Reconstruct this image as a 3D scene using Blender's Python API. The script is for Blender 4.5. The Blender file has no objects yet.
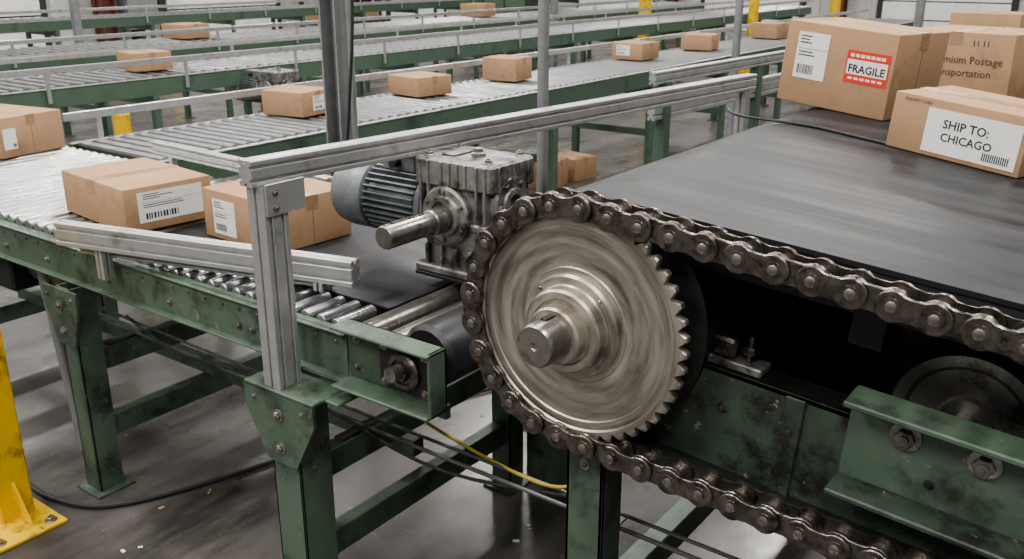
import bpy, bmesh, math, random
from mathutils import Vector, Matrix
random.seed(7)
sc = bpy.context.scene
FZ = -0.2   # floor level

# ------------------------------------------------------------------ materials
MATS = {}
def nmat(name, c1, c2=None, rough=0.5, metal=0.0, scale=6.0, stretch=(1,1,1), detail=6, lo=0.35, hi=0.65,
         dirt=None, dscale=3.0, dlo=0.55, dhi=0.7, bump=0.0, bscale=60, rvar=0.1, spec=0.5, chip=None, chscale=28, chlo=.66, dstretch=None):
    m = bpy.data.materials.new(name); m.use_nodes = True
    nt = m.node_tree; N = nt.nodes; L = nt.links
    b = N['Principled BSDF']
    b.inputs['Roughness'].default_value = rough
    b.inputs['Metallic'].default_value = metal
    b.inputs['Specular IOR Level'].default_value = spec
    tc = N.new('ShaderNodeTexCoord'); mp = N.new('ShaderNodeMapping')
    mp.inputs['Scale'].default_value = stretch
    L.new(tc.outputs['Object'], mp.inputs['Vector'])
    n1 = N.new('ShaderNodeTexNoise'); n1.inputs['Scale'].default_value = scale
    n1.inputs['Detail'].default_value = detail; n1.inputs['Roughness'].default_value = 0.6
    L.new(mp.outputs[0], n1.inputs['Vector'])
    r1 = N.new('ShaderNodeMapRange'); r1.inputs[1].default_value = lo; r1.inputs[2].default_value = hi
    L.new(n1.outputs[0], r1.inputs[0])
    mx = N.new('ShaderNodeMix'); mx.data_type = 'RGBA'
    mx.inputs[6].default_value = (*c1, 1); mx.inputs[7].default_value = (*(c2 or c1), 1)
    L.new(r1.outputs[0], mx.inputs[0])
    out = mx.outputs[2]
    def layer(out, col, s, l, h, det=9, st=None):
        n2 = N.new('ShaderNodeTexNoise'); n2.inputs['Scale'].default_value = s
        n2.inputs['Detail'].default_value = det; n2.inputs['Roughness'].default_value = 0.7
        if st:
            m3 = N.new('ShaderNodeMapping'); m3.inputs['Scale'].default_value = st; m3.inputs['Location'].default_value=(3.1,1.7,5.2)
            L.new(tc.outputs['Object'], m3.inputs['Vector']); L.new(m3.outputs[0], n2.inputs['Vector'])
        else: L.new(tc.outputs['Object'], n2.inputs['Vector'])
        r2 = N.new('ShaderNodeMapRange'); r2.inputs[1].default_value = l; r2.inputs[2].default_value = h
        L.new(n2.outputs[0], r2.inputs[0])
        m2 = N.new('ShaderNodeMix'); m2.data_type = 'RGBA'
        L.new(r2.outputs[0], m2.inputs[0]); L.new(out, m2.inputs[6]); m2.inputs[7].default_value = (*col, 1)
        return m2.outputs[2]
    if dirt: out = layer(out, dirt, dscale, dlo, dhi, st=dstretch)
    if chip: out = layer(out, chip, chscale, chlo, chlo+.02, 5)
    L.new(out, b.inputs['Base Color'])
    rr = N.new('ShaderNodeMapRange'); rr.inputs[3].default_value = max(0.03, rough-rvar); rr.inputs[4].default_value = min(1, rough+rvar)
    L.new(n1.outputs[0], rr.inputs[0]); rr.inputs[1].default_value = .3; rr.inputs[2].default_value = .7
    L.new(rr.outputs[0], b.inputs['Roughness'])
    if bump:
        nb = N.new('ShaderNodeTexNoise'); nb.inputs['Scale'].default_value = bscale; nb.inputs['Detail'].default_value = 4
        L.new(mp.outputs[0], nb.inputs['Vector'])
        bp = N.new('ShaderNodeBump'); bp.inputs['Strength'].default_value = bump; bp.inputs['Distance'].default_value = 0.004
        L.new(nb.outputs[0], bp.inputs['Height']); L.new(bp.outputs[0], b.inputs['Normal'])
    MATS[name] = m
    return m

nmat('green_paint', (.068,.104,.070), (.092,.134,.096), rough=.46, scale=5, dirt=(.028,.035,.025), dscale=7, dlo=.50, dhi=.66, bump=.2, bscale=40, chip=(.22,.19,.15), chscale=26, chlo=.65)
nmat('green_grimy', (.060,.092,.063), (.036,.050,.036), rough=.42, scale=7, dirt=(.016,.017,.014), dscale=11, dlo=.49, dhi=.62, bump=.3, bscale=50, chip=(.2,.17,.12), chscale=32, chlo=.645)
nmat('green_far', (.062,.102,.070), (.074,.118,.082), rough=.5, scale=3, dirt=(.036,.048,.037), dscale=3)
nmat('aluminium', (.56,.56,.55), (.44,.44,.43), rough=.38, metal=.72, scale=14, dirt=(.25,.24,.22), dscale=10, dlo=.56, dhi=.74)
nmat('roller_steel', (.43,.435,.44), (.29,.295,.30), rough=.33, metal=.9, scale=10)
nmat('roller_far', (.29,.295,.30), (.21,.215,.22), rough=.42, metal=.8, scale=6)
nmat('worn_steel', (.38,.36,.33), (.24,.225,.20), rough=.32, metal=.88, scale=22, dirt=(.11,.09,.07), dscale=16, dlo=.53, dhi=.68, bump=.1)
nmat('cast_steel', (.31,.305,.285), (.18,.176,.162), rough=.46, metal=.55, scale=18, dirt=(.05,.046,.04), dscale=12, dlo=.48, dhi=.62, bump=.5, bscale=80)
nmat('motor_grey', (.205,.22,.23), (.13,.14,.148), rough=.42, metal=.35, scale=12, dirt=(.06,.06,.056), dscale=9)
nmat('chain_steel', (.235,.212,.185), (.108,.094,.080), rough=.32, metal=.88, scale=30, dirt=(.038,.031,.025), dscale=38, dlo=.48, dhi=.66, bump=.15, bscale=150)
nmat('pin_steel', (.35,.32,.285), (.20,.18,.155), rough=.3, metal=.9, scale=60)
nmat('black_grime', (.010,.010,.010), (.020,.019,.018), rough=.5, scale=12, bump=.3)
nmat('black_rubber', (.015,.015,.016), (.026,.026,.028), rough=.45, scale=8, stretch=(.3,1,1))
nmat('belt_rubber', (.0085,.009,.010), (.022,.023,.0255), rough=.46, scale=9, stretch=(.10,1.6,1), detail=9, lo=.36, hi=.66, dirt=(.042,.042,.043), dscale=6, dlo=.56, dhi=.80, dstretch=(.22,2.0,1), bump=.06, bscale=30, rvar=.12, spec=.36)
nmat('cardboard', (.335,.210,.125), (.39,.250,.152), rough=.8, scale=4, dirt=(.265,.165,.096), dscale=5, spec=.2, bump=.05)
nmat('card_edge', (.16,.095,.05), rough=.9, spec=.1)
nmat('packing_tape', (.30,.192,.113), (.33,.213,.124), rough=.3, scale=8)
nmat('label_white', (.70,.70,.68), (.64,.64,.62), rough=.55, scale=5)
nmat('print_black', (.02,.02,.02), rough=.6)
nmat('print_brown', (.07,.04,.025), rough=.7)
nmat('print_red', (.60,.045,.025), rough=.5)
nmat('yellow_paint', (.70,.45,.02), (.56,.35,.015), rough=.45, scale=6, dirt=(.14,.095,.03), dscale=9, dlo=.54, dhi=.68, chip=(.05,.04,.03), chscale=20, chlo=.66)
nmat('yellow_cable', (.38,.29,.05), rough=.5)
nmat('concrete', (.118,.109,.099), (.062,.057,.052), rough=.32, scale=1.7, detail=11, lo=.38, hi=.62, dirt=(.024,.021,.019), dscale=2.4, dlo=.48, dhi=.65, dstretch=(1,.3,1), bump=.08, bscale=40, rvar=.16, chip=(.24,.23,.21), chscale=11, chlo=.69)
nmat('wall_panel', (.54,.54,.52), (.46,.46,.44), rough=.7, scale=1, dirt=(.34,.32,.29), dscale=1.0)
nmat('door_white', (.76,.76,.75), (.68,.68,.67), rough=.6, scale=2, dirt=(.48,.47,.44), dscale=1.5)
nmat('column_red', (.13,.038,.026), (.09,.03,.022), rough=.6, scale=3)
nmat('dark_trim', (.03,.032,.035), rough=.6)
nmat('grey_paint', (.27,.275,.275), (.19,.195,.20), rough=.45, scale=6, metal=.35)
nmat('conduit_grey', (.12,.12,.12), (.08,.08,.08), rough=.45, scale=6, metal=.4)
nmat('ceiling_grey', (.30,.30,.30), rough=.9)

# spinning sprocket: concentric machining/wear rings (radius about its own axis)
def sprocket_mat():
    m = bpy.data.materials.new('sprocket_face'); m.use_nodes = True
    nt = m.node_tree; N = nt.nodes; L = nt.links; b = N['Principled BSDF']
    tc = N.new('ShaderNodeTexCoord'); sp = N.new('ShaderNodeSeparateXYZ'); L.new(tc.outputs['Object'], sp.inputs[0])
    cb = N.new('ShaderNodeCombineXYZ'); L.new(sp.outputs[0], cb.inputs[0]); L.new(sp.outputs[2], cb.inputs[1])
    ln = N.new('ShaderNodeVectorMath'); ln.operation='LENGTH'; L.new(cb.outputs[0], ln.inputs[0])
    at = N.new('ShaderNodeVectorMath'); at.operation='NORMALIZE'; L.new(cb.outputs[0], at.inputs[0])
    sc2 = N.new('ShaderNodeVectorMath'); sc2.operation='SCALE'; sc2.inputs['Scale'].default_value=.5; L.new(at.outputs[0], sc2.inputs[0])
    s3 = N.new('ShaderNodeSeparateXYZ'); L.new(sc2.outputs[0], s3.inputs[0])
    ml = N.new('ShaderNodeMath'); ml.operation='MULTIPLY'; ml.inputs[1].default_value=22; L.new(ln.outputs['Value'], ml.inputs[0])
    c3 = N.new('ShaderNodeCombineXYZ'); L.new(s3.outputs[0], c3.inputs[0]); L.new(s3.outputs[1], c3.inputs[1]); L.new(ml.outputs[0], c3.inputs[2])
    n = N.new('ShaderNodeTexNoise'); n.inputs['Scale'].default_value=2.0; n.inputs['Detail'].default_value=7; n.inputs['Roughness'].default_value=.58
    L.new(c3.outputs[0], n.inputs['Vector'])
    cr = N.new('ShaderNodeValToRGB'); e = cr.color_ramp.elements
    e[0].position=.30; e[0].color=(.16,.138,.115,1); e[1].position=.70; e[1].color=(.56,.525,.465,1)
    k = cr.color_ramp.elements.new(.5); k.color=(.37,.34,.295,1)
    L.new(n.outputs[0], cr.inputs[0]); L.new(cr.outputs[0], b.inputs['Base Color'])
    b.inputs['Metallic'].default_value=.75
    mr = N.new('ShaderNodeMapRange'); mr.inputs[3].default_value=.26; mr.inputs[4].default_value=.5; L.new(n.outputs[0], mr.inputs[0])
    L.new(mr.outputs[0], b.inputs['Roughness'])
    MATS['sprocket_face']=m
sprocket_mat()

# ------------------------------------------------------------------ mesh builder
def tmp_box(x0,x1,y0,y1,z0,z1,bev,seg=1):
    bm = bmesh.new(); bmesh.ops.create_cube(bm, size=1)
    for v in bm.verts:
        v.co = Vector(((x0+x1)/2+v.co.x*(x1-x0), (y0+y1)/2+v.co.y*(y1-y0), (z0+z1)/2+v.co.z*(z1-z0)))
    if bev: bmesh.ops.bevel(bm, geom=bm.edges[:], offset=bev, segments=seg, affect='EDGES', profile=.5)
    bm.verts.index_update()
    V=[v.co.copy() for v in bm.verts]; F=[[v.index for v in f.verts] for f in bm.faces]
    bm.free(); return V,F

class MB:
    def __init__(s, M=None): s.V=[];s.F=[];s.I=[];s.m=[];s.M=M or Matrix.Identity(4)
    def mi(s,m):
        if m not in s.m: s.m.append(m)
        return s.m.index(m)
    def add(s,V,F,m,M=None):
        T = s.M @ M if M is not None else s.M
        o=len(s.V); s.V += [T@Vector(v) for v in V]
        i=s.mi(m)
        for f in F: s.F.append([a+o for a in f]); s.I.append(i)
    def box(s,x0,x1,y0,y1,z0,z1,m,bev=0,M=None,seg=1):
        V,F=tmp_box(min(x0,x1),max(x0,x1),min(y0,y1),max(y0,y1),min(z0,z1),max(z0,z1),bev,seg); s.add(V,F,m,M)
    def lathe(s,p,d,prof,m,seg=24,M=None,caps=True):
        p=Vector(p); d=Vector(d).normalized()
        a=Vector((0,0,1)) if abs(d.z)<.9 else Vector((1,0,0))
        u=d.cross(a).normalized(); w=d.cross(u)
        V=[];F=[]
        for r,h in prof:
            for k in range(seg):
                t=2*math.pi*k/seg
                V.append(p+d*h+(u*math.cos(t)+w*math.sin(t))*r)
        for j in range(len(prof)-1):
            for k in range(seg):
                k2=(k+1)%seg
                F.append([j*seg+k, j*seg+k2,(j+1)*seg+k2,(j+1)*seg+k])
        if caps:
            F.append(list(range(seg))[::-1]); F.append([(len(prof)-1)*seg+k for k in range(seg)])
        s.add(V,F,m,M)
    def cyl(s,p0,p1,r,m,seg=16,ch=0,M=None):
        p0=Vector(p0);p1=Vector(p1);L=(p1-p0).length
        pr=[(r,0),(r,L)] if not ch else [(r-ch,0),(r,ch),(r,L-ch),(r-ch,L)]
        s.lathe(p0,p1-p0,pr,m,seg,M)
    def prism(s,prof,p0,p1,up,m,M=None):
        p0=Vector(p0);p1=Vector(p1);d=(p1-p0).normalized();up=Vector(up)
        sd=d.cross(up).normalized(); up=sd.cross(d)
        n=len(prof); V=[p+sd*a+up*b for p in (p0,p1) for a,b in prof]
        F=[[k,(k+1)%n,n+(k+1)%n,n+k] for k in range(n)]
        F.append(list(range(n))[::-1]); F.append([n+k for k in range(n)])
        s.add(V,F,m,M)
    def tube(s,pts,r,m,seg=8,sub=6):
        pts=[Vector(p) for p in pts]
        P=[]
        for i in range(len(pts)-1):
            a=pts[max(i-1,0)];b=pts[i];c=pts[i+1];d=pts[min(i+2,len(pts)-1)]
            for k in range(sub):
                t=k/sub
                P.append(.5*((2*b)+(c-a)*t+(2*a-5*b+4*c-d)*t*t+(3*b-a-3*c+d)*t**3))
        P.append(pts[-1])
        V=[];F=[];u=None
        for i,p in enumerate(P):
            t=(P[min(i+1,len(P)-1)]-P[max(i-1,0)]).normalized()
            if u is None:
                a=Vector((0,0,1)) if abs(t.z)<.9 else Vector((1,0,0)); u=t.cross(a).normalized()
            u=(u-t*u.dot(t)).normalized(); w=t.cross(u)
            for k in range(seg):
                q=2*math.pi*k/seg; V.append(p+(u*math.cos(q)+w*math.sin(q))*r)
        for i in range(len(P)-1):
            for k in range(seg):
                k2=(k+1)%seg; F.append([i*seg+k,i*seg+k2,(i+1)*seg+k2,(i+1)*seg+k])
        F.append(list(range(seg))[::-1]); F.append([(len(P)-1)*seg+k for k in range(seg)])
        s.add(V,F,m)
    def bolt(s,p,d,r,m='worn_steel',washer=True):
        p=Vector(p);d=Vector(d).normalized()
        if washer: s.lathe(p,d,[(r*1.5,0),(r*1.5,r*.22),(r*1.35,r*.3)],m,20); p=p+d*r*.28
        s.lathe(p,d,[(r,0),(r,r*.62),(r*.86,r*.75)],m,6)
        s.lathe(p,d,[(r*.5,r*.7),(r*.5,r*1.05)],m,12)
    def obj(s,name,parent=None,origin=None,angle=35):
        me=bpy.data.meshes.new(name)
        V=s.V
        if origin is not None:
            o=Vector(origin); V=[v-o for v in V]
        me.from_pydata([tuple(v) for v in V],[],s.F)
        for m in s.m: me.materials.append(MATS[m])
        me.polygons.foreach_set('material_index',s.I)
        me.polygons.foreach_set('use_smooth',[True]*len(s.F))
        me.update()
        bm=bmesh.new(); bm.from_mesh(me); bmesh.ops.recalc_face_normals(bm,faces=bm.faces[:]); bm.to_mesh(me); bm.free()
        me.set_sharp_from_angle(angle=math.radians(angle))
        ob=bpy.data.objects.new(name,me); sc.collection.objects.link(ob)
        if origin is not None: ob.location=origin
        if parent is not None:
            ob.parent=parent; ob.matrix_parent_inverse=Matrix.Translation(-parent.location)
        return ob
def group(name,loc):
    e=bpy.data.objects.new(name,None); e.location=loc; e.empty_display_size=.2; sc.collection.objects.link(e); return e

def tslot(w,h,nw=1,nh=1,o=.008,d=.009,c=.002):
    P=[]
    def side(ax,ay,bx,by,n):
        L=math.hypot(bx-ax,by-ay); tx,ty=(bx-ax)/L,(by-ay)/L; nx,ny=-ty,tx
        P.append((ax+tx*c,ay+ty*c))
        for k in range(n):
            m=L*(k+.5)/n
            for t,q in ((m-o/2-.0015,0),(m-o/2,.002),(m-o/2,d),(m+o/2,d),(m+o/2,.002),(m+o/2+.0015,0)):
                P.append((ax+tx*t+nx*q, ay+ty*t+ny*q))
        P.append((bx-tx*c,by-ty*c))
    side(-w/2,-h/2,w/2,-h/2,nw); side(w/2,-h/2,w/2,h/2,nh); side(w/2,h/2,-w/2,h/2,nw); side(-w/2,h/2,-w/2,-h/2,nh)
    return P

_tx={}
def text_geo(s,size=1.0,bold=0):
    key=(s,bold)
    if key not in _tx:
        cu=bpy.data.curves.new('t','FONT'); cu.body=s; cu.size=1; cu.resolution_u=2; cu.offset=bold
        ob=bpy.data.objects.new('t',cu); sc.collection.objects.link(ob)
        bpy.context.view_layer.update()
        dg=bpy.context.evaluated_depsgraph_get(); me=ob.evaluated_get(dg).to_mesh()
        V=[v.co.copy() for v in me.vertices]; F=[list(p.vertices) for p in me.polygons]
        ob.evaluated_get(dg).to_mesh_clear(); bpy.data.objects.remove(ob); bpy.data.curves.remove(cu)
        _tx[key]=(V,F)
    V,F=_tx[key]
    return [(v.x*size,v.y*size) for v in V],F

# ------------------------------------------------------------------ main belt conveyor (tilted)
CX,CZ=-.95,.995; AL=math.radians(4.6)
T=Matrix.Translation((CX,0,CZ))@Matrix.Rotation(AL,4,'Y')
PITCH=.066; NP=24; RP=PITCH/(2*math.sin(math.pi/NP)); YS=1.5; LU=2.51
NPT=16; RT=PITCH/(2*math.sin(math.pi/NPT))
R=.262
def beltz(x,w=R): return CZ+w/math.cos(AL)-math.tan(AL)*(x-CX)

Y0,Y1=1.560,3.50
bc=group('belt_conveyor',(0.3,2.4,FZ))
th=.008; n=24
def stad(r):
    P=[]
    for k in range(n+1):
        a=math.pi/2+math.pi*k/n; P.append((r*math.cos(a),r*math.sin(a)))
    for k in range(n+1):
        a=-math.pi/2+math.pi*k/n; P.append((LU+r*math.cos(a),r*math.sin(a)))
    return P
o=stad(R);i_=stad(R-th);m=len(o)
V=[(u,y,w) for y in (Y0,Y1) for (u,w) in o]+[(u,y,w) for y in (Y0,Y1) for (u,w) in i_]
F=[]
for k in range(m):
    k2=(k+1)%m
    F.append([k,k2,m+k2,m+k]); F.append([2*m+k,3*m+k,3*m+k2,2*m+k2])
    F.append([k,2*m+k,2*m+k2,k2]); F.append([m+k,m+k2,3*m+k2,3*m+k])
b=MB(T); b.add(V,F,'belt_rubber'); b.obj('belt',bc)
b=MB(T)
b.lathe((0,Y0+.02,0),(0,1,0),[(.03,0),(.23,.0),(.252,.01),(.252,Y1-Y0-.05),(.23,Y1-Y0-.04)],'black_grime',48)
b.lathe((LU,Y0+.02,0),(0,1,0),[(.03,0),(.23,.0),(.252,.01),(.252,Y1-Y0-.05)],'black_grime',40)
b.box(.16,LU-.15,Y0+.008,Y1-.02,.165,.250,'belt_rubber',.006,seg=2)
for u in (.5,.95,1.4,1.85): b.box(u,u+.06,Y0+.08,Y1-.05,.08,.16,'black_grime')
b.obj('drums_and_slider_bed',bc)
b=MB(T)
b.lathe((.715,1.70,-.03),(0,1,0),[(.02,-.004),(.045,-.004),(.05,.004),(.10,.006),(.108,0),(.128,0),(.132,.006),(.132,1.7)],'worn_steel',48)
b.cyl((.715,1.62,-.03),(.715,1.72,-.03),.024,'worn_steel',16)
b.lathe((1.7,1.70,-.03),(0,1,0),[(.02,0),(.128,0),(.132,.006),(.132,1.7)],'worn_steel',32)
b.obj('guide_pulleys',bc)
b=MB(T)
for (ya,yb,s) in ((1.605,1.68,1),(Y1+.04,Y1-.03,-1)):
    b.box(-.12,LU+.12,ya,ya+s*.012,-.275,-.04,'green_grimy' if s==1 else 'green_paint',.002)
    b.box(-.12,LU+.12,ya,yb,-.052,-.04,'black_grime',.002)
    b.box(-.12,LU+.12,ya-s*.018,yb,-.275,-.263,'green_paint',.002)
b.box(.22,.36,1.615,1.67,-.04,-.022,'cast_steel',.003)
b.box(.25,.30,1.62,1.66,-.022,.02,'chain_steel',.006)
b.cyl((.325,1.635,-.03),(.325,1.635,.035),.006,'chain_steel',8); b.bolt((.325,1.635,.0),(0,0,1),.012,'chain_steel')
b.cyl((.24,1.635,-.03),(.24,1.635,.02),.005,'chain_steel',8); b.bolt((.24,1.635,-.018),(0,0,1),.011,'chain_steel')
for u in (.08,.16,.30,.44): b.bolt((u,1.605,-.12),(0,-1,0),.008,'chain_steel')
b.box(.42,.46,1.598,1.605,-.27,-.045,'green_grimy',.002)
b.obj('side_beams',bc)
b=MB(T)
b.box(.545,1.35,1.583,1.595,-.155,.022,'green_paint',.003)
b.box(.545,1.35,1.510,1.595,.016,.028,'green_paint',.003)
b.box(.545,1.35,1.51,1.595,-.162,-.150,'green_grimy',.003)
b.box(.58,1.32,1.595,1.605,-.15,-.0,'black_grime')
for u in (.645,.775,1.0,1.2): b.bolt((u,1.583,-.035),(0,-1,0),.0185)
for u in (.70,.9,1.1): b.bolt((u,1.583,-.11),(0,-1,0),.006,'green_grimy')
b.obj('splice_channel',bc)
b=MB(T)
for y in (1.60,Y1+.05):
    b.box(-.10,.10,y-.03,y+.03,-.075,-.04,'black_grime',.005)
    b.lathe((0,y-.03,0),(0,1,0),[(.06,0),(.075,.01),(.075,.05),(.06,.06)],'cast_steel',32)
    b.box(-.06,.06,y-.02,y+.02,-.06,-.0,'cast_steel',.006)
b.obj('bearing_housings',bc)
b=MB()
for x in (-.99,.35,1.5):
    zt=beltz(x,-.275)-.002
    for y in (1.665,3.45):
        b.box(x-.05,x+.05,y-.045,y-.035,FZ,zt,'green_paint',.002)
        b.box(x-.05,x-.04,y-.045,y+.045,FZ,zt,'green_paint',.002)
        b.box(x+.04,x+.05,y-.045,y+.045,FZ,zt,'green_paint',.002)
        b.box(x-.09,x+.09,y-.08,y+.08,FZ,FZ+.012,'green_paint',.002)
        for zz in (zt-.05,zt-.12): b.bolt((x,y-.045,zz),(0,-1,0),.009)
    b.box(x-.03,x+.03,1.70,3.42,.12,.2,'green_paint',.003)
b.obj('legs',bc)

# ------------------------------------------------------------------ sprockets
def sprocket(name,cx,cz,rp,NT):
    g=group(name,(cx,YS,cz)); q=rp/RP
    SP=8; b=MB(); seg=NT*SP
    def tooth(k):
        ph=2*math.pi*k/SP
        return rp-.013+.0165*min(1,1.45*math.sin(ph/2)**2)
    defs=[('c',.05,.009),('c',.20*q,.009),('t',-.004,.010),('t',0,.007),('t',0,-.007),('t',-.004,-.010),('c',.232*q,-.010),('c',.228*q,-.0065),('c',.212*q,-.0065),('c',.209*q,-.004),('c',.125*q,-.004),('c',.122*q,-.007),('c',.05,-.007)]
    V=[];F=[]
    off=math.radians(90)
    for kind,r,y in defs:
        for k in range(seg):
            a=off+2*math.pi*k/seg
            rr=r if kind=='c' else max(tooth(k)+ (r if tooth(k)>rp-.004 else r*.3),.2345*q)
            u,w=rr*math.cos(a),rr*math.sin(a)
            x=u*math.cos(AL)+w*math.sin(AL); z=-u*math.sin(AL)+w*math.cos(AL)
            V.append((cx+x,YS+y,cz+z))
    for j in range(len(defs)-1):
        for k in range(seg):
            k2=(k+1)%seg; F.append([j*seg+k,j*seg+k2,(j+1)*seg+k2,(j+1)*seg+k])
    b.add(V,F,'sprocket_face')
    b.obj('toothed_disc',g,origin=(cx,YS,cz),angle=30)
    b=MB()
    b.lathe((cx,YS,cz),(0,-1,0),[(.112,.0),(.112,.016),(.107,.022),(.092,.022),(.089,.026),(.089,.048),(.084,.053),(.070,.053),(.067,.050),(.060,.050),(.060,.078),(.056,.083),(.04,.083)],'sprocket_face',80)
    b.obj('hub',g,origin=(cx,YS,cz))
    b=MB()
    b.lathe((cx,YS+.12,cz),(0,-1,0),[(.045,0),(.045,.258),(.040,.266),(.008,.266),(.004,.260)],'worn_steel',56)
    b.box(cx-.007,cx+.007,YS-.115,YS-.08,cz+.036,cz+.049,'chain_steel',.001)
    for k in range(4):
        a=math.radians(45+90*k); b.bolt((cx+.100*math.cos(a),YS-.021,cz+.100*math.sin(a)),(0,-1,0),.0045,washer=False)
    b.obj('shaft',g)
    return g
sprocket('drive_sprocket',CX,CZ,RP,48)
c2=T@Vector((LU,0,0)); sprocket('tail_sprocket',c2.x,c2.z,RT,32)

# ------------------------------------------------------------------ chain (equal pitch along the drive path)
phi=math.asin((RP-RT)/LU)
dense=[]
a0=math.pi; a1=2*math.pi-(math.pi/2-phi)
for k in range(80): a=a0+(a1-a0)*k/80; dense.append((RP*math.cos(a),RP*math.sin(a)))
pA=(RP*math.cos(a1),RP*math.sin(a1)); tb=-(math.pi/2-phi); pB=(LU+RT*math.cos(tb),RT*math.sin(tb))
for k in range(200):
    s=k/200; dense.append((pA[0]+(pB[0]-pA[0])*s, pA[1]+(pB[1]-pA[1])*s-.004*4*s*(1-s)))
for k in range(100): a=tb+(math.pi-2*phi)*k/100; dense.append((LU+RT*math.cos(a),RT*math.sin(a)))
ta=math.pi/2-phi; pC=(LU+RT*math.cos(ta),RT*math.sin(ta)); pD=(RP*math.cos(ta),RP*math.sin(ta))
for k in range(200): s=k/200; dense.append((pC[0]+(pD[0]-pC[0])*s, pC[1]+(pD[1]-pC[1])*s))
for k in range(81): a=ta+(math.pi-ta)*k/80; dense.append((RP*math.cos(a),RP*math.sin(a)))
cum=[0]
for i in range(1,len(dense)): cum.append(cum[-1]+math.hypot(dense[i][0]-dense[i-1][0],dense[i][1]-dense[i-1][1]))
tot=cum[-1]; nl=2*round(tot/.06615/2); st=tot/nl
pins=[];j=0
for k in range(nl):
    d=k*st
    while cum[j+1]<d: j+=1
    t=(d-cum[j])/(cum[j+1]-cum[j]); pins.append((dense[j][0]+(dense[j+1][0]-dense[j][0])*t, dense[j][1]+(dense[j+1][1]-dense[j][1])*t))
def plate(L,r,waist):
    P=[]
    for k in range(15):
        a=math.radians(128-256*k/14); P.append((L+r*math.cos(a),r*math.sin(a)))
    P.append((L/2,-waist))
    for k in range(15):
        a=math.radians(-52-256*k/14); P.append((r*math.cos(a),r*math.sin(a)))
    P.append((L/2,waist))
    return P
b=MB(T)
npn=len(pins)
for i,(u,w) in enumerate(pins):
    u2,w2=pins[(i+1)%npn]; L=math.hypot(u2-u,w2-w); ang=math.atan2(w2-w,u2-u)
    outer=i%2==0
    P=plate(L,.0275 if outer else .0290,.0200 if outer else .0220)
    ys=(.0310,.0240) if outer else (.0225,.0155)
    for s in (1,-1):
        a,c=ys; y0,y1=YS+s*c,YS+s*a
        V=[];
        e=.0016
        for yy,sh in ((y0,1),(y1-s*e,1),(y1,.93)):
            for (p,q) in P:
                pp=(p-L/2)*(sh if sh==1 else .965)+L/2; qq=q*sh
                V.append((u+pp*math.cos(ang)-qq*math.sin(ang),yy,w+pp*math.sin(ang)+qq*math.cos(ang)))
        nn=len(P);F=[]
        for j in range(2):
            for k in range(nn): F.append([j*nn+k,j*nn+(k+1)%nn,(j+1)*nn+(k+1)%nn,(j+1)*nn+k])
        F.append(list(range(nn))); F.append([2*nn+k for k in range(nn)])
        b.add(V,F,'chain_steel')
    b.cyl((u,YS-.0155,w),(u,YS+.0155,w),.0175,'pin_steel',18)
    b.lathe((u,YS-.0360,w),(0,1,0),[(.006,0),(.0098,.002),(.0098,.070),(.006,.072)],'pin_steel',16)
    for s in (1,-1):
        b.lathe((u,YS+s*.0310,w),(0,s,0),[(.0155,0),(.0150,.0012),(.0108,.0016)],'chain_steel',16)
b.obj('roller_chain')

# ------------------------------------------------------------------ left roller conveyor A (along X)
ga=group('roller_conveyor',(-3.2,2.1,FZ))
ZA=.75
b=MB()
b.box(-4.95,-1.74,1.60,1.606,ZA-.135,ZA,'green_paint',.0015)
b.box(-4.95,-1.74,1.585,1.63,ZA-.006,ZA,'green_paint',.0015)
b.box(-4.95,-1.74,1.575,1.606,ZA-.135,ZA-.128,'green_paint',.0015)
b.box(-4.95,-1.36,2.54,2.546,ZA-.135,ZA+.0,'green_paint',.0015)
b.box(-4.95,-1.36,2.51,2.56,ZA-.006,ZA,'green_paint',.0015)
for k in range(38):
    x=-4.85+k*.083
    b.bolt((x,1.60,ZA-.03),(0,-1,0),.006,washer=False)
for x in (-4.3,-3.6,-3.3,-2.9,-2.55,-2.2,-2.14): b.bolt((x,1.60,ZA-.085),(0,-1,0),.009)
b.obj('side_rails',ga)
b=MB()
x=-4.9
while x<-2.98:
    b.cyl((x,1.63,ZA+.004),(x,2.51,ZA+.004),.026,'roller_steel',14,.003); x+=.068
while x<-1.78:
    b.cyl((x,1.63,ZA-.004),(x,1.775,ZA-.004),.02,'roller_steel',12,.003); x+=.062
b.cyl((-1.70,1.60,ZA-.002),(-1.70,2.52,ZA-.002),.033,'worn_steel',20,.004)
b.cyl((-1.615,1.60,ZA-.012),(-1.615,2.52,ZA-.012),.030,'worn_steel',20,.004)
b.obj('rollers',ga)
b=MB()
b.box(-2.96,-1.76,1.79,2.50,ZA+.002,ZA+.012,'black_rubber',.004,seg=2)
b.box(-2.9,-1.80,1.79,2.50,ZA-.03,ZA+.0,'black_grime')
b.lathe((-1.505,1.66,.72),(0,1,0),[(.03,0),(.075,0),(.088,.012),(.088,.83),(.07,.84)],'black_rubber',40)
b.cyl((-1.505,1.52,.72),(-1.505,1.70,.72),.02,'worn_steel',16)
b.obj('belt_and_drum',ga)
b=MB()
xb0,xb1=-1.725,-1.385
b.box(xb0,xb1,1.590,1.600,.625,.80,'green_grimy',.003)
b.box(xb0,xb1,1.525,1.600,.79,.80,'green_paint',.003)
b.box(xb0,xb1,1.52,1.600,.625,.635,'green_paint',.003)
b.box(xb1-.01,xb1,1.535,1.600,.625,.80,'green_paint',.003)
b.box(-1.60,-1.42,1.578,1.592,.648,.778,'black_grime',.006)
b.lathe((-1.505,1.58,.713),(0,-1,0),[(.052,0),(.052,.012),(.046,.018),(.036,.018),(.034,.010),(.024,.010)],'chain_steel',32)
b.lathe((-1.505,1.58,.713),(0,-1,0),[(.024,0),(.024,.028),(.02,.031)],'chain_steel',6)
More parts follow.
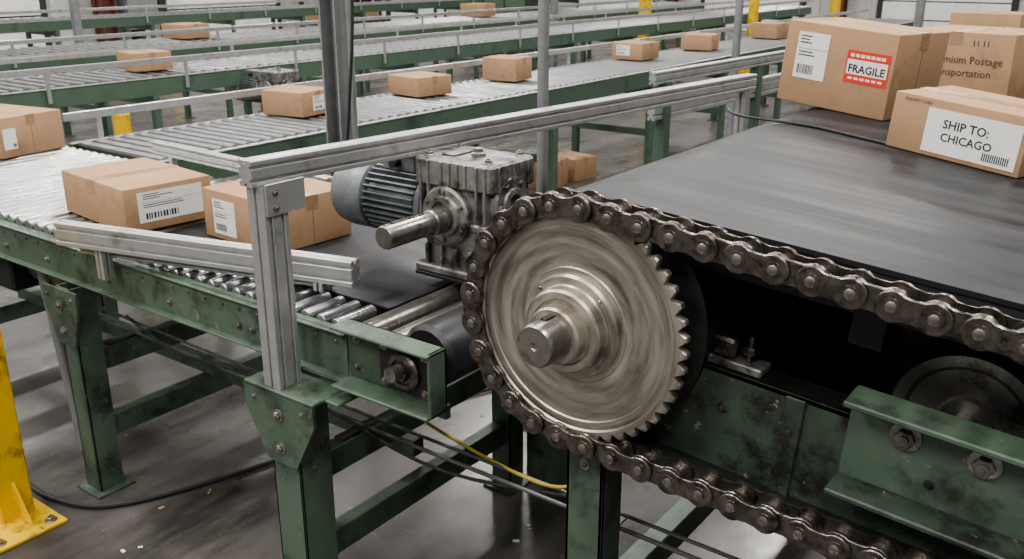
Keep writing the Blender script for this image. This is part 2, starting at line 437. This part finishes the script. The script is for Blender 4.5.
for dx in (-.07,.07):
    for dz in (-.05,.05): b.bolt((-1.51+dx,1.579,.713+dz),(0,-1,0),.008)
b.bolt((-1.69,1.59,.75),(0,-1,0),.008); b.bolt((-1.69,1.59,.67),(0,-1,0),.008)
b.obj('bearing_bracket',ga)
b=MB()
def angleleg(b,x,y,z1,m='green_paint',w=.085):
    b.box(x-w/2,x+w/2,y-w/2,y-w/2+.008,FZ,z1,m,.002)
    b.box(x+w/2-.008,x+w/2,y-w/2,y+w/2,FZ,z1,m,.002)
    b.box(x-w/2,x-w/2+.008,y-w/2,y+w/2,FZ,z1,m,.002)
    b.box(x-w*.8,x+w*.8,y-w*.8,y+w*.8,FZ,FZ+.01,m,.002)
for x in (-4.6,-3.10,-1.87):
    near=(x>-2)
    yn=1.525 if near else 1.58
    zt=ZA-.165 if near else ZA-.135
    angleleg(b,x,yn,zt,w=.115 if near else .095); angleleg(b,x,2.5,ZA-.135)
    for z in (.27,.0):
        b.box(x-.025,x+.025,yn+.04,2.46,z,z+.085,'green_paint',.003)
    gy=yn-.060 if near else yn-.052
    w1=.14 if near else .11
    P=[(x-w1,zt),(x+w1,zt),(x+w1,zt-.06),(x+.058,zt-.21),(x-.058,zt-.21),(x-w1,zt-.06)]
    V=[(p,y,q) for y in (gy-.010,gy) for p,q in P]
    F=[[k,(k+1)%6,6+(k+1)%6,6+k] for k in range(6)]+[[0,1,2,3,4,5],[6,7,8,9,10,11]]
    b.add(V,F,'green_paint')
    for dx,dz in ((0,-.06),(0,-.16)): b.bolt((x+dx,gy-.010,zt+dz),(0,-1,0),.012)
    for dx in (-w1*.7,w1*.7): b.bolt((x+dx,gy-.010,zt-.03),(0,-1,0),.006)
b.box(-2.01,-1.73,1.455,1.60,ZA-.165,ZA-.153,'green_paint',.003)
b.box(-1.73,-1.68,1.50,1.60,ZA-.165,ZA-.155,'green_paint',.003)
b.box(-4.6,-1.93,2.05,2.10,.10,.16,'green_paint',.003)
b.box(-1.74,-1.40,1.61,1.63,.59,.63,'green_paint',.002)
b.obj('legs_and_braces',ga)
gc=group('conduit_run',(-1.5,1.74,.38))
b=MB()
for y,z,r in ((1.73,.385,.006),(1.765,.40,.005)):
    b.tube([(-3.6,y+.02,z+.03),(-3.0,y,z+.02),(-1.95,y,z+.005),(-.9,y,z),(.6,y,z-.02)],r,'conduit_grey',8)
b.tube([(-1.80,1.84,.60),(-1.70,1.80,.46),(-1.5,1.79,.41),(-1.2,1.75,.41),(-1.08,1.75,.46),(-1.05,1.74,.55)],.005,'yellow_cable',8)
b.tube([(-3.0,1.70,.48),(-2.7,1.70,.41),(-2.3,1.70,.45),(-1.95,1.71,.41),(-1.5,1.71,.36),(-1,1.8,.40)],.005,'print_black',8)
for x in (-3.1,-1.87,-.99): b.box(x-.015,x+.015,1.66,1.82,.36,.366,'conduit_grey')
b.obj('conduits',gc)
g=group('floor_cable',(-2.9,1.7,FZ))
b=MB(); b.tube([(-4.6,1.9,FZ+.012),(-4.0,1.5,FZ+.012),(-3.5,1.42,FZ+.012),(-3.15,1.40,FZ+.012),(-2.9,1.55,FZ+.012),(-2.7,2.1,FZ+.012),(-2.5,2.9,FZ+.012),(-2.2,3.6,FZ+.012)],.009,'print_black',8); b.obj('cable',g)

# ------------------------------------------------------------------ aluminium guard frame
gf=group('aluminium_guard_frame',(-1.91,1.5,.6))
b=MB()
P=tslot(.066,.078,1,2)
b.prism(P,(-1.900,1.505,ZA-.153),(-1.900,1.505,1.157),(0,1,0),'aluminium')
P=tslot(.055,.068,1,2)
b.prism(P,(-1.910,1.450,1.192),(-1.70,4.15,1.175),(0,0,1),'aluminium')
b.prism(tslot(.05,.05),(-1.705,4.08,FZ),(-1.705,4.08,1.14),(0,1,0),'aluminium')
b.box(-1.867,-1.861,1.47,1.60,1.08,1.165,'aluminium',.002)
for z in (1.10,1.14): b.bolt((-1.861,1.50,z),(1,0,0),.006)
b.obj('extrusions',gf)
gd=group('diverter_rail',(-2.4,1.65,.8))
b=MB()
b.prism(tslot(.045,.078,1,2),(-2.98,1.50,.845),(-1.88,1.78,.845),(0,0,1),'aluminium')
b.prism(tslot(.03,.03),(-2.95,1.545,.786),(-2.0,1.795,.786),(0,0,1),'aluminium')
b.prism(tslot(.04,.04),(-2.83,1.555,.70),(-2.83,1.555,.805),(0,1,0),'aluminium')
b.prism(tslot(.04,.04),(-2.02,1.775,.765),(-2.02,1.775,.805),(0,1,0),'aluminium')
b.obj('rails',gd)
gd=group('guide_rail',(-3.5,2.55,.85))
b=MB(); b.prism(tslot(.04,.06,1,2),(-4.05,2.56,.85),(-2.75,2.50,.85),(0,0,1),'aluminium')
for x in (-3.9,-3.3,-2.85): b.box(x-.015,x+.015,2.54,2.57,.74,.83,'aluminium',.002)
b.obj('rails',gd)
gd=group('guard_rail',(-2.05,4.7,.9))
b=MB(); b.prism(tslot(.04,.06,1,2),(-2.13,4.0,1.17),(-2.0,6.2,1.17),(0,0,1),'aluminium'); b.prism(tslot(.04,.10,1,2),(-2.13,4.0,1.02),(-2.0,6.2,1.02),(0,0,1),'aluminium')
for t in (.05,.5,.95):
    x=-2.13+.13*t;y=4+2.2*t; b.box(x-.03,x+.03,y-.03,y+.03,FZ,1.15,'green_far',.003)
b.obj('rails',gd)

# ------------------------------------------------------------------ gear motor
def gearmotor(name,ox,oy,oz,s=1.0,body='cast_steel',mot='motor_grey'):
    g=group(name,(ox,oy,oz))
    M=Matrix.Translation((ox,oy,oz))@Matrix.Scale(s,4)
    b=MB(M)
    b.box(-.125,.125,-.085,.10,-.10,.16,body,.018,seg=2)
    b.box(-.145,.145,-.10,.11,.09,.175,body,.008)
    b.box(-.14,.14,-.095,.105,-.03,-.005,body,.005)
    b.box(-.145,.145,-.11,.12,-.175,-.15,body,.005)
    for x in (-.11,-.055,0,.055,.11): b.box(x-.006,x+.006,-.095,.105,-.16,-.09,body,.002)
    b.box(-.115,.115,-.08,.09,-.155,-.09,body,.005)
    for y in (-.06,-.02,.02,.06): b.box(-.135,.135,y-.005,y+.005,-.155,-.09,body,.002)
    for x in (-.12,-.09,.09,.12): b.box(x-.004,x+.004,-.106,.105,.0,.168,body,.002)
    for x in (-.04,-.01,.02,.05): b.box(x-.004,x+.004,-.106,-.09,.10,.168,body,.002)
    for y in (-.07,-.035,0,.035,.07): b.box(.14,.152,y-.004,y+.004,.095,.17,body,.002)
    for x in (-.11,.11):
        for y in (-.07,.08): b.bolt((x,y,.175),(0,0,1),.011)
    b.lathe((.02,0,.175),(0,0,1),[(.022,0),(.022,.01),(.014,.014),(.014,.024)],'worn_steel',20)
    b.box(-.08,-.03,-.05,.05,.175,.183,body,.003)
    b.lathe((-.025,-.085,.01),(0,-1,0),[(.088,0),(.088,.018),(.08,.024),(.062,.024),(.058,.034),(.045,.034),(.043,.028)],body,40)
    for k in range(6):
        a=math.radians(30+60*k); b.bolt((-.025+.073*math.cos(a),-.108,.01+.073*math.sin(a)),(0,-1,0),.0085,'worn_steel',washer=False)
    b.lathe((-.025,-.08,.003),(0,-1,0),[(.038,0),(.038,.09),(.034,.095),(.034,.275),(.030,.282),(.004,.282)],'worn_steel',36)
    b.box(-.032,-.018,-.33,-.20,.032,.0395,'chain_steel',.001)
    b.lathe((.12,0,.05),(1,0,0),[(.085,0),(.085,.02),(.078,.027),(.05,.027),(.046,.034),(.030,.034),(.028,.026),(.01,.026)],body,40)
    for k in range(6):
        a=math.radians(60*k); b.bolt((.146,.065*math.cos(a),.05+.065*math.sin(a)),(1,0,0),.0085,'worn_steel',washer=False)
    b.obj('gearbox',g)
    b=MB(M)
    zc=.008
    b.lathe((-.12,0,zc),(-1,0,0),[(.088,0),(.110,.008),(.110,.026),(.090,.032),(.090,.24),(.104,.242),(.116,.25),(.116,.345),(.110,.38),(.075,.395),(.03,.397)],mot,44)
    for k in range(34):
        a=2*math.pi*k/34
        Mr=Matrix.Translation((0,0,zc))@Matrix.Rotation(a,4,'X')
        b.box(-.36,-.150,-.0024,.0024,.084,.112,mot,0,M=Mr)
    b.box(-.33,-.19,-.045,.045,.10,.155,mot,.006)
    b.box(-.335,-.185,-.05,.05,.150,.158,mot,.002)
    b.cyl((-.26,-.045,.13),(-.26,-.075,.13),.014,'print_black',12)
    b.obj('motor',g)
    return g
gearmotor('gear_motor',-1.695,2.10,.985)
g=group('gearbox_mount',(-1.7,2.1,.78)); b=MB()
b.box(-1.84,-1.55,1.99,2.66,.797,.809,'black_grime',.002)
b.box(-1.84,-1.55,2.58,2.63,FZ,.797,'green_paint',.003)
b.obj('plate',g)
gearmotor('gear_motor',-6.60,5.45,.60,1.1)
# ------------------------------------------------------------------ generic background conveyors
def conveyor(x0,x1,y0,y1,z,axis='Y',pitch=.1,guard=(1,1),legstep=1.6,green='green_far',rr=.024,gh=.12):
    g=group('roller_conveyor',((x0+x1)/2,(y0+y1)/2,FZ))
    b=MB(); q=MB(); rl=MB()
    if axis=='Y':
        for x in (x0,x1-.035):
            b.box(x,x+.035,y0,y1,z-.14,z,green,.002)
            b.box(x-.004,x+.04,y0,y1,z,z+.006,'aluminium')
        y=y0+.05
        while y<y1-.03:
            rl.cyl((x0+.04,y,z-.005),(x1-.04,y,z-.005),rr,'roller_far',10); y+=pitch
        y=y0+.3
        while y<y1:
            for x in (x0+.02,x1-.02):
                q.box(x-.03,x+.03,y-.03,y+.03,FZ,z-.14,green,.002); q.box(x-.06,x+.06,y-.06,y+.06,FZ,FZ+.01,green)
            q.box(x0+.05,x1-.05,y-.02,y+.02,.15,.21,green)
            q.box(x0+.05,x1-.05,y-.02,y+.02,z-.22,z-.15,green)
            y+=legstep
        for s,x in ((guard[0],x0-.03),(guard[1],x1+.01)):
            if s:
                b.box(x,x+.02,y0,y1,z+gh,z+gh+.045,'aluminium',.003)
                y=y0+.2
                while y<y1: b.box(x+.003,x+.017,y-.015,y+.015,z-.1,z+gh,'aluminium'); y+=1.2
    else:
        for y in (y0,y1-.035):
            b.box(x0,x1,y,y+.035,z-.14,z,green,.002)
        x=x0+.05
        while x<x1-.03:
            rl.cyl((x,y0+.04,z-.005),(x,y1-.04,z-.005),rr,'roller_far',10); x+=pitch
        x=x0+.3
        while x<x1:
            for y in (y0+.02,y1-.02):
                q.box(x-.03,x+.03,y-.03,y+.03,FZ,z-.14,green,.002)
            q.box(x-.02,x+.02,y0+.05,y1-.05,.15,.21,green)
            x+=legstep
        for s,y in ((guard[0],y0-.03),(guard[1],y1+.01)):
            if s:
                b.box(x0,x1,y,y+.02,z+gh,z+gh+.045,'aluminium',.003)
                x=x0+.2
                while x<x1: b.box(x-.015,x+.015,y+.003,y+.017,z-.1,z+gh,'aluminium'); x+=1.2
    b.obj('side_rails',g); q.obj('legs',g); rl.obj('rollers',g)
conveyor(-4.95,-4.10,2.62,17,.75,guard=(1,0),pitch=.085)
conveyor(-7.9,-7.0,1.0,20,.78,guard=(1,1),pitch=.12)
conveyor(-10.4,-9.5,2.0,20,.80,guard=(0,1),pitch=.14)
conveyor(-14.9,-14.0,4.0,22,.85,guard=(0,1),pitch=.16)
conveyor(-1.1,2.6,3.72,5.3,1.13,axis='X',guard=(0,1),pitch=.12)
conveyor(-2.2,5,7.6,8.5,1.0,axis='X',guard=(1,1),pitch=.12)

# ------------------------------------------------------------------ cardboard boxes
def cbox(cx,cy,z,w,d,h,yaw=0,labels=(),tilt=0,texts=(),tape='x'):
    M=Matrix.Translation((cx,cy,z))@Matrix.Rotation(tilt,4,'Y')@Matrix.Rotation(math.radians(yaw),4,'Z')
    b=MB()
    b.box(-w/2,w/2,-d/2,d/2,0,h,'cardboard',.004,seg=2)
    e=.0009
    tw=.025
    if tape=='x':
        b.box(-w/2+.004,w/2-.004,-.0012,.0012,h-.002,h+.0004,'card_edge')
        b.box(-w/2-e,w/2+e,-tw,tw,h-.05,h+e,'packing_tape')
        for s in (-1,1): b.box(s*w/2-e*.6,s*w/2+e*.6,-.001,.001,.01,h-.05,'card_edge')
    else:
        b.box(-.0012,.0012,-d/2+.004,d/2-.004,h-.002,h+.0004,'card_edge')
        b.box(-tw,tw,-d/2-e,d/2+e,h-.05,h+e,'packing_tape')
    def mp(face,u,v,o):
        if face=='f': return (-w/2+u,-d/2-o,v)
        if face=='r': return (w/2+o,-d/2+u,v)
        return (-w/2+u,-d/2+v,h+o)
    def rect(face,u0,u1,v0,v1,o,m):
        b.add([mp(face,u0,v0,0.0),mp(face,u1,v0,0.0),mp(face,u1,v1,0.0),mp(face,u0,v1,0.0),mp(face,u0,v0,o),mp(face,u1,v0,o),mp(face,u1,v1,o),mp(face,u0,v1,o)],
              [[4,5,6,7],[0,1,5,4],[1,2,6,5],[2,3,7,6],[3,0,4,7]],m)
    for lb in labels:
        face,u0,u1,v0,v1,kind=lb
        if kind=='ship':
            rect(face,u0,u1,v0,v1,.0014,'label_white'); W=u1-u0;H=v1-v0
            random.seed(int(u0*1000)+5)
            for k in range(3): rect(face,u0+W*.08,u0+W*(.3+.25*random.random()),v1-H*(.10+.07*k),v1-H*(.075+.07*k),.0017,'print_black')
            rect(face,u0+W*.05,u1-W*.05,v1-H*.36,v1-H*.352,.0017,'print_black')
            for k in range(2): rect(face,u0+W*.08,u0+W*(.45+.3*random.random()),v1-H*(.44+.07*k),v1-H*(.415+.07*k),.0017,'print_black')
            x=u0+W*.1
            while x<u1-W*.4:
                t=W*random.choice((.012,.02,.03)); rect(face,x,x+t,v0+H*.1,v0+H*.30,.0017,'print_black'); x+=t+W*random.choice((.014,.024))
        elif kind=='plain':
            rect(face,u0,u1,v0,v1,.0014,'label_white')
            W=u1-u0;H=v1-v0; x=u0+W*.66
            while x<u1-W*.06:
                t=W*.012; rect(face,x,x+t,v0+H*.08,v0+H*.26,.0017,'print_black'); x+=t*1.8
        elif kind=='fragile':
            rect(face,u0,u1,v0,v1,.0014,'print_red'); W=u1-u0;H=v1-v0
            rect(face,u0+W*.03,u1-W*.03,v0+H*.26,v0+H*.72,.0016,'label_white')
            for k in range(7): rect(face,u0+W*(.08+.12*k),u0+W*(.17+.12*k),v0+H*.80,v0+H*.9,.0017,'label_white')
            for k in range(6): rect(face,u0+W*(.1+.14*k),u0+W*(.2+.14*k),v0+H*.10,v0+H*.17,.0017,'label_white')
    for t in texts:
        face,u,v,size,s,m=t[:6]
        V,F=text_geo(s,size,t[6] if len(t)>6 else 0)
        b.add([mp(face,u+p,v+q,.0021) for p,q in V],F,m)
    ob=b.obj('cardboard_box')
    ob.matrix_world=M
    return ob
tl=AL
cbox(-.915,3.10,beltz(-.915)+.001,.375,.32,.252,-12.5,
     labels=[('f',.045,.155,.080,.222,'ship'),('f',.222,.362,.095,.190,'fragile')],
     texts=[('f',.231,.126,.0325,'FRAGILE','print_black',.022)],tilt=tl)
cbox(-.455,2.64,beltz(-.455)+.001,.355,.27,.145,-17,
     labels=[('f',.10,.342,.012,.122,'plain')],
     texts=[('f',.145,.078,.031,'SHIP TO:','print_black',.012),('f',.145,.046,.029,'CHICAGO','print_black',.012),('f',.03,.128,.012,'FRAMPY CHEV','print_brown')],tilt=tl)
cbox(-.80,4.35,1.160,.46,.42,.27,-14,texts=[('f',.13,.15,.042,'Premium Postage','print_brown'),('f',.13,.10,.042,'Transportation','print_brown'),('f',.30,.22,.03,'I I  I I','print_black')],tape='y')
cbox(-.20,4.75,1.160,.44,.4,.36,5)
cbox(.6,4.35,1.160,.5,.45,.3,-8,labels=[('f',.1,.25,.08,.2,'ship')])
for x,y,w,h in ((-1.4,8.05,.5,.30),(-.6,8.05,.45,.3),(.1,8.0,.6,.4),(1.0,8.05,.5,.35),(2.0,8.05,.6,.4)):
    cbox(x,y,1.03,w,.45,h,random.uniform(-10,10))
cbox(-3.205,1.93,ZA+.032,.50,.34,.160,-6,labels=[('r',.05,.30,.03,.140,'ship')],tape='y')
cbox(-2.60,2.10,ZA+.014,.40,.34,.175,-3,labels=[('f',.06,.19,.02,.145,'ship')],tape='x')
cbox(-4.94,2.26,ZA+.032,.50,.36,.195,10,labels=[('r',.02,.09,.04,.14,'plain')],tape='x')
ZC=.778
cbox(-4.66,4.00,ZC,.33,.30,.15,8,labels=[('r',.10,.24,.03,.12,'ship')])
cbox(-4.65,5.15,ZC,.34,.32,.135,-8)
cbox(-4.65,6.22,ZC,.31,.28,.18,8)
cbox(-4.65,8.35,ZC,.34,.34,.16,0,labels=[('f',.05,.2,.04,.14,'ship')])
cbox(-4.6,9.7,ZC,.34,.36,.16,12)
cbox(-4.6,11.7,ZC,.36,.34,.18,-5)
for x,y,z,w,d,h in ((-7.45,1.9,.81,.36,.4,.18),(-7.45,4.72,.81,.34,.34,.15),(-9.95,6.9,.83,.40,.38,.16),(-9.95,12.5,.83,.42,.4,.2)):
    cbox(x,y,z,w,d,h,random.uniform(-12,12))
cbox(-4.62,6.70,FZ+.001,.36,.34,.24,12); cbox(-4.60,7.15,FZ+.001,.34,.30,.20,-9)

# ------------------------------------------------------------------ posts, poles
g=group('support_post',(-3.12,2.95,FZ)); b=MB()
C=[(-.05,-.035),(.05,-.035),(.05,.035),(.040,.035),(.040,-.027),(-.040,-.027),(-.040,.035),(-.05,.035)]
b.prism(C,(-3.135,2.92,FZ),(-3.135,2.92,6.9),(0,-1,0),'grey_paint')
z=0.1
while z<4: b.box(-3.150,-3.12,2.934,2.952,z,z+.05,'dark_trim'); z+=.1
b.cyl((-3.045,2.93,FZ),(-3.045,2.93,6.9),.014,'grey_paint',12)
b.tube([(-2.98,2.9,3.5),(-2.99,2.9,2.0),(-2.97,2.88,1.5),(-3.0,2.86,1.1),(-3.03,2.86,.9)],.007,'print_black')
b.box(-3.25,-3.0,2.8,3.05,FZ,FZ+.012,'grey_paint'); b.obj('channel',g)
g=group('steel_pole',(-2.05,2.97,FZ)); b=MB()
b.cyl((-2.05,2.97,FZ),(-2.05,2.97,6.9),.022,'grey_paint',16); b.box(-2.13,-1.97,2.89,3.05,FZ,FZ+.012,'grey_paint'); b.obj('pole',g)
def pole(name,x,y,r,m,h=7.0,sq=False):
    g=group(name,(x,y,FZ)); b=MB()
    if sq: b.box(x-r,x+r,y-r,y+r,FZ,h,m,.01)
    else: b.cyl((x,y,FZ),(x,y,h),r,m,20)
    b.box(x-r*1.8,x+r*1.8,y-r*1.8,y+r*1.8,FZ,FZ+.02,m); b.obj('shaft',g)
pole('yellow_column',-8.2,15,.11,'yellow_paint'); pole('yellow_column',-6.7,16.2,.09,'yellow_paint'); pole('yellow_column',-5.7,17.5,.09,'yellow_paint')
pole('steel_pole',-3.4,7.9,.035,'grey_paint'); pole('steel_pole',-3.15,13,.05,'grey_paint',7,True)
pole('steel_pole',-8.5,12.6,.05,'grey_paint',7,True); pole('steel_pole',-12.9,7.2,.05,'grey_paint',7,True)
pole('steel_pole',-12.9,17,.06,'dark_trim',7,True)
for x,y in ((-6.3,3.75),(-13.4,9.0),(-13.2,12),(-11.8,19),(-5.6,19)): pole('bollard',x,y,.06,'yellow_paint',.65)
g=group('yellow_guard_post',(-3.1,1.25,FZ)); b=MB()
b.box(-3.245,-3.125,1.20,1.32,FZ,1.15,'yellow_paint',.006)
b.box(-3.36,-2.98,1.10,1.36,FZ,FZ+.014,'yellow_paint',.003)
P=[(-3.125,FZ+.014),(-3.03,FZ+.014),(-3.125,FZ+.16)]
V=[(p,y,q) for y in (1.255,1.265) for p,q in P]; b.add(V,[[0,1,2],[3,4,5],[0,1,4,3],[1,2,5,4],[2,0,3,5]],'yellow_paint')
for x,y in ((-3.02,1.14),(-3.02,1.32),(-3.32,1.14)): b.bolt((x,y,FZ+.014),(0,0,1),.014)
b.obj('post_and_base',g)
g=group('drive_unit',(-4.0,1.7,.45)); b=MB()
b.box(-4.15,-3.75,1.66,1.95,.42,.60,'black_grime',.01); b.lathe((-3.75,1.8,.52),(1,0,0),[(.07,0),(.08,.02),(.08,.2),(.06,.22)],'motor_grey',24)
b.cyl((-3.95,1.62,.52),(-3.95,1.67,.52),.06,'worn_steel',24)
b.cyl((-3.62,1.72,.6),(-3.42,1.68,FZ),.022,'grey_paint',12)
b.obj('housing',g)
g=group('electrical_cabinet',(-11.5,15.7,FZ)); b=MB()
b.box(-12.1,-10.9,15.3,16.1,FZ,2.4,'dark_trim',.01); b.box(-12.0,-11.52,15.28,15.3,0,2.3,'green_far',.004); b.box(-11.48,-11.0,15.28,15.3,0,2.3,'green_far',.004); b.obj('cabinet',g)
g=group('electrical_cabinet',(-17.5,11.1,FZ)); b=MB()
b.box(-17.7,-17.3,10.75,11.4,.4,2.0,'grey_paint',.01); b.box(-17.7,-17.35,11.0,11.1,-.2,.4,'dark_trim'); b.obj('cabinet',g)
g=group('storage_rack',(-16.6,16,FZ)); b=MB()
for x in (-17.0,-16.2):
    for y in (14.9,16.9): b.box(x-.04,x+.04,y-.04,y+.04,FZ,2.6,'dark_trim')
for z in (.3,1.1,1.9): b.box(-17.0,-16.2,14.9,16.9,z,z+.06,'dark_trim')
for z in (.36,1.16,1.96):
    for k in range(3): b.box(-16.95,-16.35,15.0+.62*k,15.5+.62*k,z,z+.3+.1*(k%2),'cardboard' if k!=1 else 'grey_paint',.01)
b.obj('shelves',g)
g=group('paper_scraps',(-2.6,1.2,FZ)); b=MB()
for k in range(38):
    x=random.uniform(-2.8,-.4);y=random.uniform(.9,2.9);s=random.uniform(.004,.013)
    b.box(-s,s,-s*.6,s*.6,0,.002,'label_white' if k%3 else 'cardboard',0,M=Matrix.Translation((x,y,FZ+.001))@Matrix.Rotation(random.uniform(0,3),4,'Z'))
b.obj('scraps',g)
g=group('belt_cord',(-.9,2.8,1.24)); b=MB()
pts=[(-1.16,2.66),(-1.08,2.58),(-.9,2.62),(-.78,2.60),(-.66,2.57),(-.6,2.55)]
b.tube([(x,y,beltz(x)+.004) for x,y in pts],.004,'print_black'); b.obj('cord',g)

# ------------------------------------------------------------------ room shell
XW,YW,ZC2=-18,26,7.2
b=MB(); b.box(XW,10,-8,YW,FZ-.1,FZ,'concrete'); b.obj('floor')
b=MB(); b.box(XW,10,-8,YW,ZC2,ZC2+.1,'ceiling_grey'); b.obj('ceiling')
b=MB(); b.box(XW-.2,XW,-8,YW+.2,FZ,ZC2,'wall_panel')
y=-8
while y<YW: b.box(XW,XW+.03,y,y+.12,FZ,ZC2,'wall_panel'); y+=.45
b.obj('wall_left')
b=MB(); b.box(XW,10,YW,YW+.2,FZ,ZC2,'wall_panel')
x=XW
while x<10: b.box(x,x+.12,YW-.03,YW,FZ,ZC2,'wall_panel'); x+=.45
b.obj('wall_back')
n=1
for y0,y1 in ((2.0,4.6),(6.2,9.3),(12,14.9),(18.4,20.9),(22.4,24.8)):
    b=MB(); b.box(XW+.03,XW+.10,y0-.15,y1+.15,FZ,3.9,'dark_trim')
    z=FZ
    while z<3.7: b.box(XW+.08,XW+.14,y0,y1,z+.01,z+.44,'door_white',.01); z+=.46
    b.obj('door_%d'%n); n+=1
for x0,x1 in ((-16.5,-13.9),(-12.2,-9.4),(-7.2,-4.2),(-2.2,1),(3,6)):
    b=MB(); b.box(x0-.15,x1+.15,YW-.10,YW-.03,FZ,3.9,'dark_trim')
    z=FZ
    while z<3.7: b.box(x0,x1,YW-.14,YW-.08,z+.01,z+.44,'door_white',.01); z+=.46
    b.obj('door_%d'%n); n+=1
def hcol(x,y,rot=0):
    g=group('steel_column',(x,y,FZ)); b=MB()
    s=.16
    b.box(x-s,x+s,y-s,y-s+.03,FZ,ZC2,'column_red'); b.box(x-s,x+s,y+s-.03,y+s,FZ,ZC2,'column_red'); b.box(x-.02,x+.02,y-s,y+s,FZ,ZC2,'column_red')
    b.obj('beam',g)
for y in (5.2,10.4,17.4,21.8): hcol(XW+.45,y)
for x in (-13.1,-8.2,-3.2,2): hcol(x,YW-.5)

# ------------------------------------------------------------------ lights
def area(name,loc,sx,sy,power,col=(1,.975,.945),rot=(0,0,0)):
    l=bpy.data.lights.new(name,'AREA'); l.shape='RECTANGLE'; l.size=sx;l.size_y=sy; l.energy=power; l.color=col
    o=bpy.data.objects.new(name,l); o.location=loc; o.rotation_euler=rot; sc.collection.objects.link(o)
for x in (-15,-9.5,-4,1.5):
    for y in (0.5,6.5,13,20):
        area('front_fill_light',(x,y,6.9),.6,2.8,305)
for x in (-7,-3,1.5): area('front_fill_light',(x,-4.5,6.6),.8,2.8,350)  # unseen fill row over and behind the camera, added to brighten the front
area('front_fill_light',(-2.4,3.6,5.2),.3,2.4,120)
w=bpy.data.worlds.new('World'); sc.world=w; w.use_nodes=True
w.node_tree.nodes['Background'].inputs[0].default_value=(.97,.98,1,1); w.node_tree.nodes['Background'].inputs[1].default_value=.40
try: sc.view_settings.look='AgX - Medium High Contrast'
except Exception: pass

# ------------------------------------------------------------------ camera
cam=bpy.data.cameras.new('Camera'); co=bpy.data.objects.new('Camera',cam); sc.collection.objects.link(co); sc.camera=co
th=math.radians(36.5); p=math.atan(319/930)
Fd=Vector((-math.sin(th)*math.cos(p),math.cos(th)*math.cos(p),-math.sin(p)))
co.location=(0,0,1.7); co.rotation_euler=Fd.to_track_quat('-Z','Y').to_euler()
cam.sensor_width=36; cam.lens=930/1024*36; cam.clip_start=.05; cam.clip_end=200
cam.dof.use_dof=True; cam.dof.focus_distance=2.1; cam.dof.aperture_fstop=9
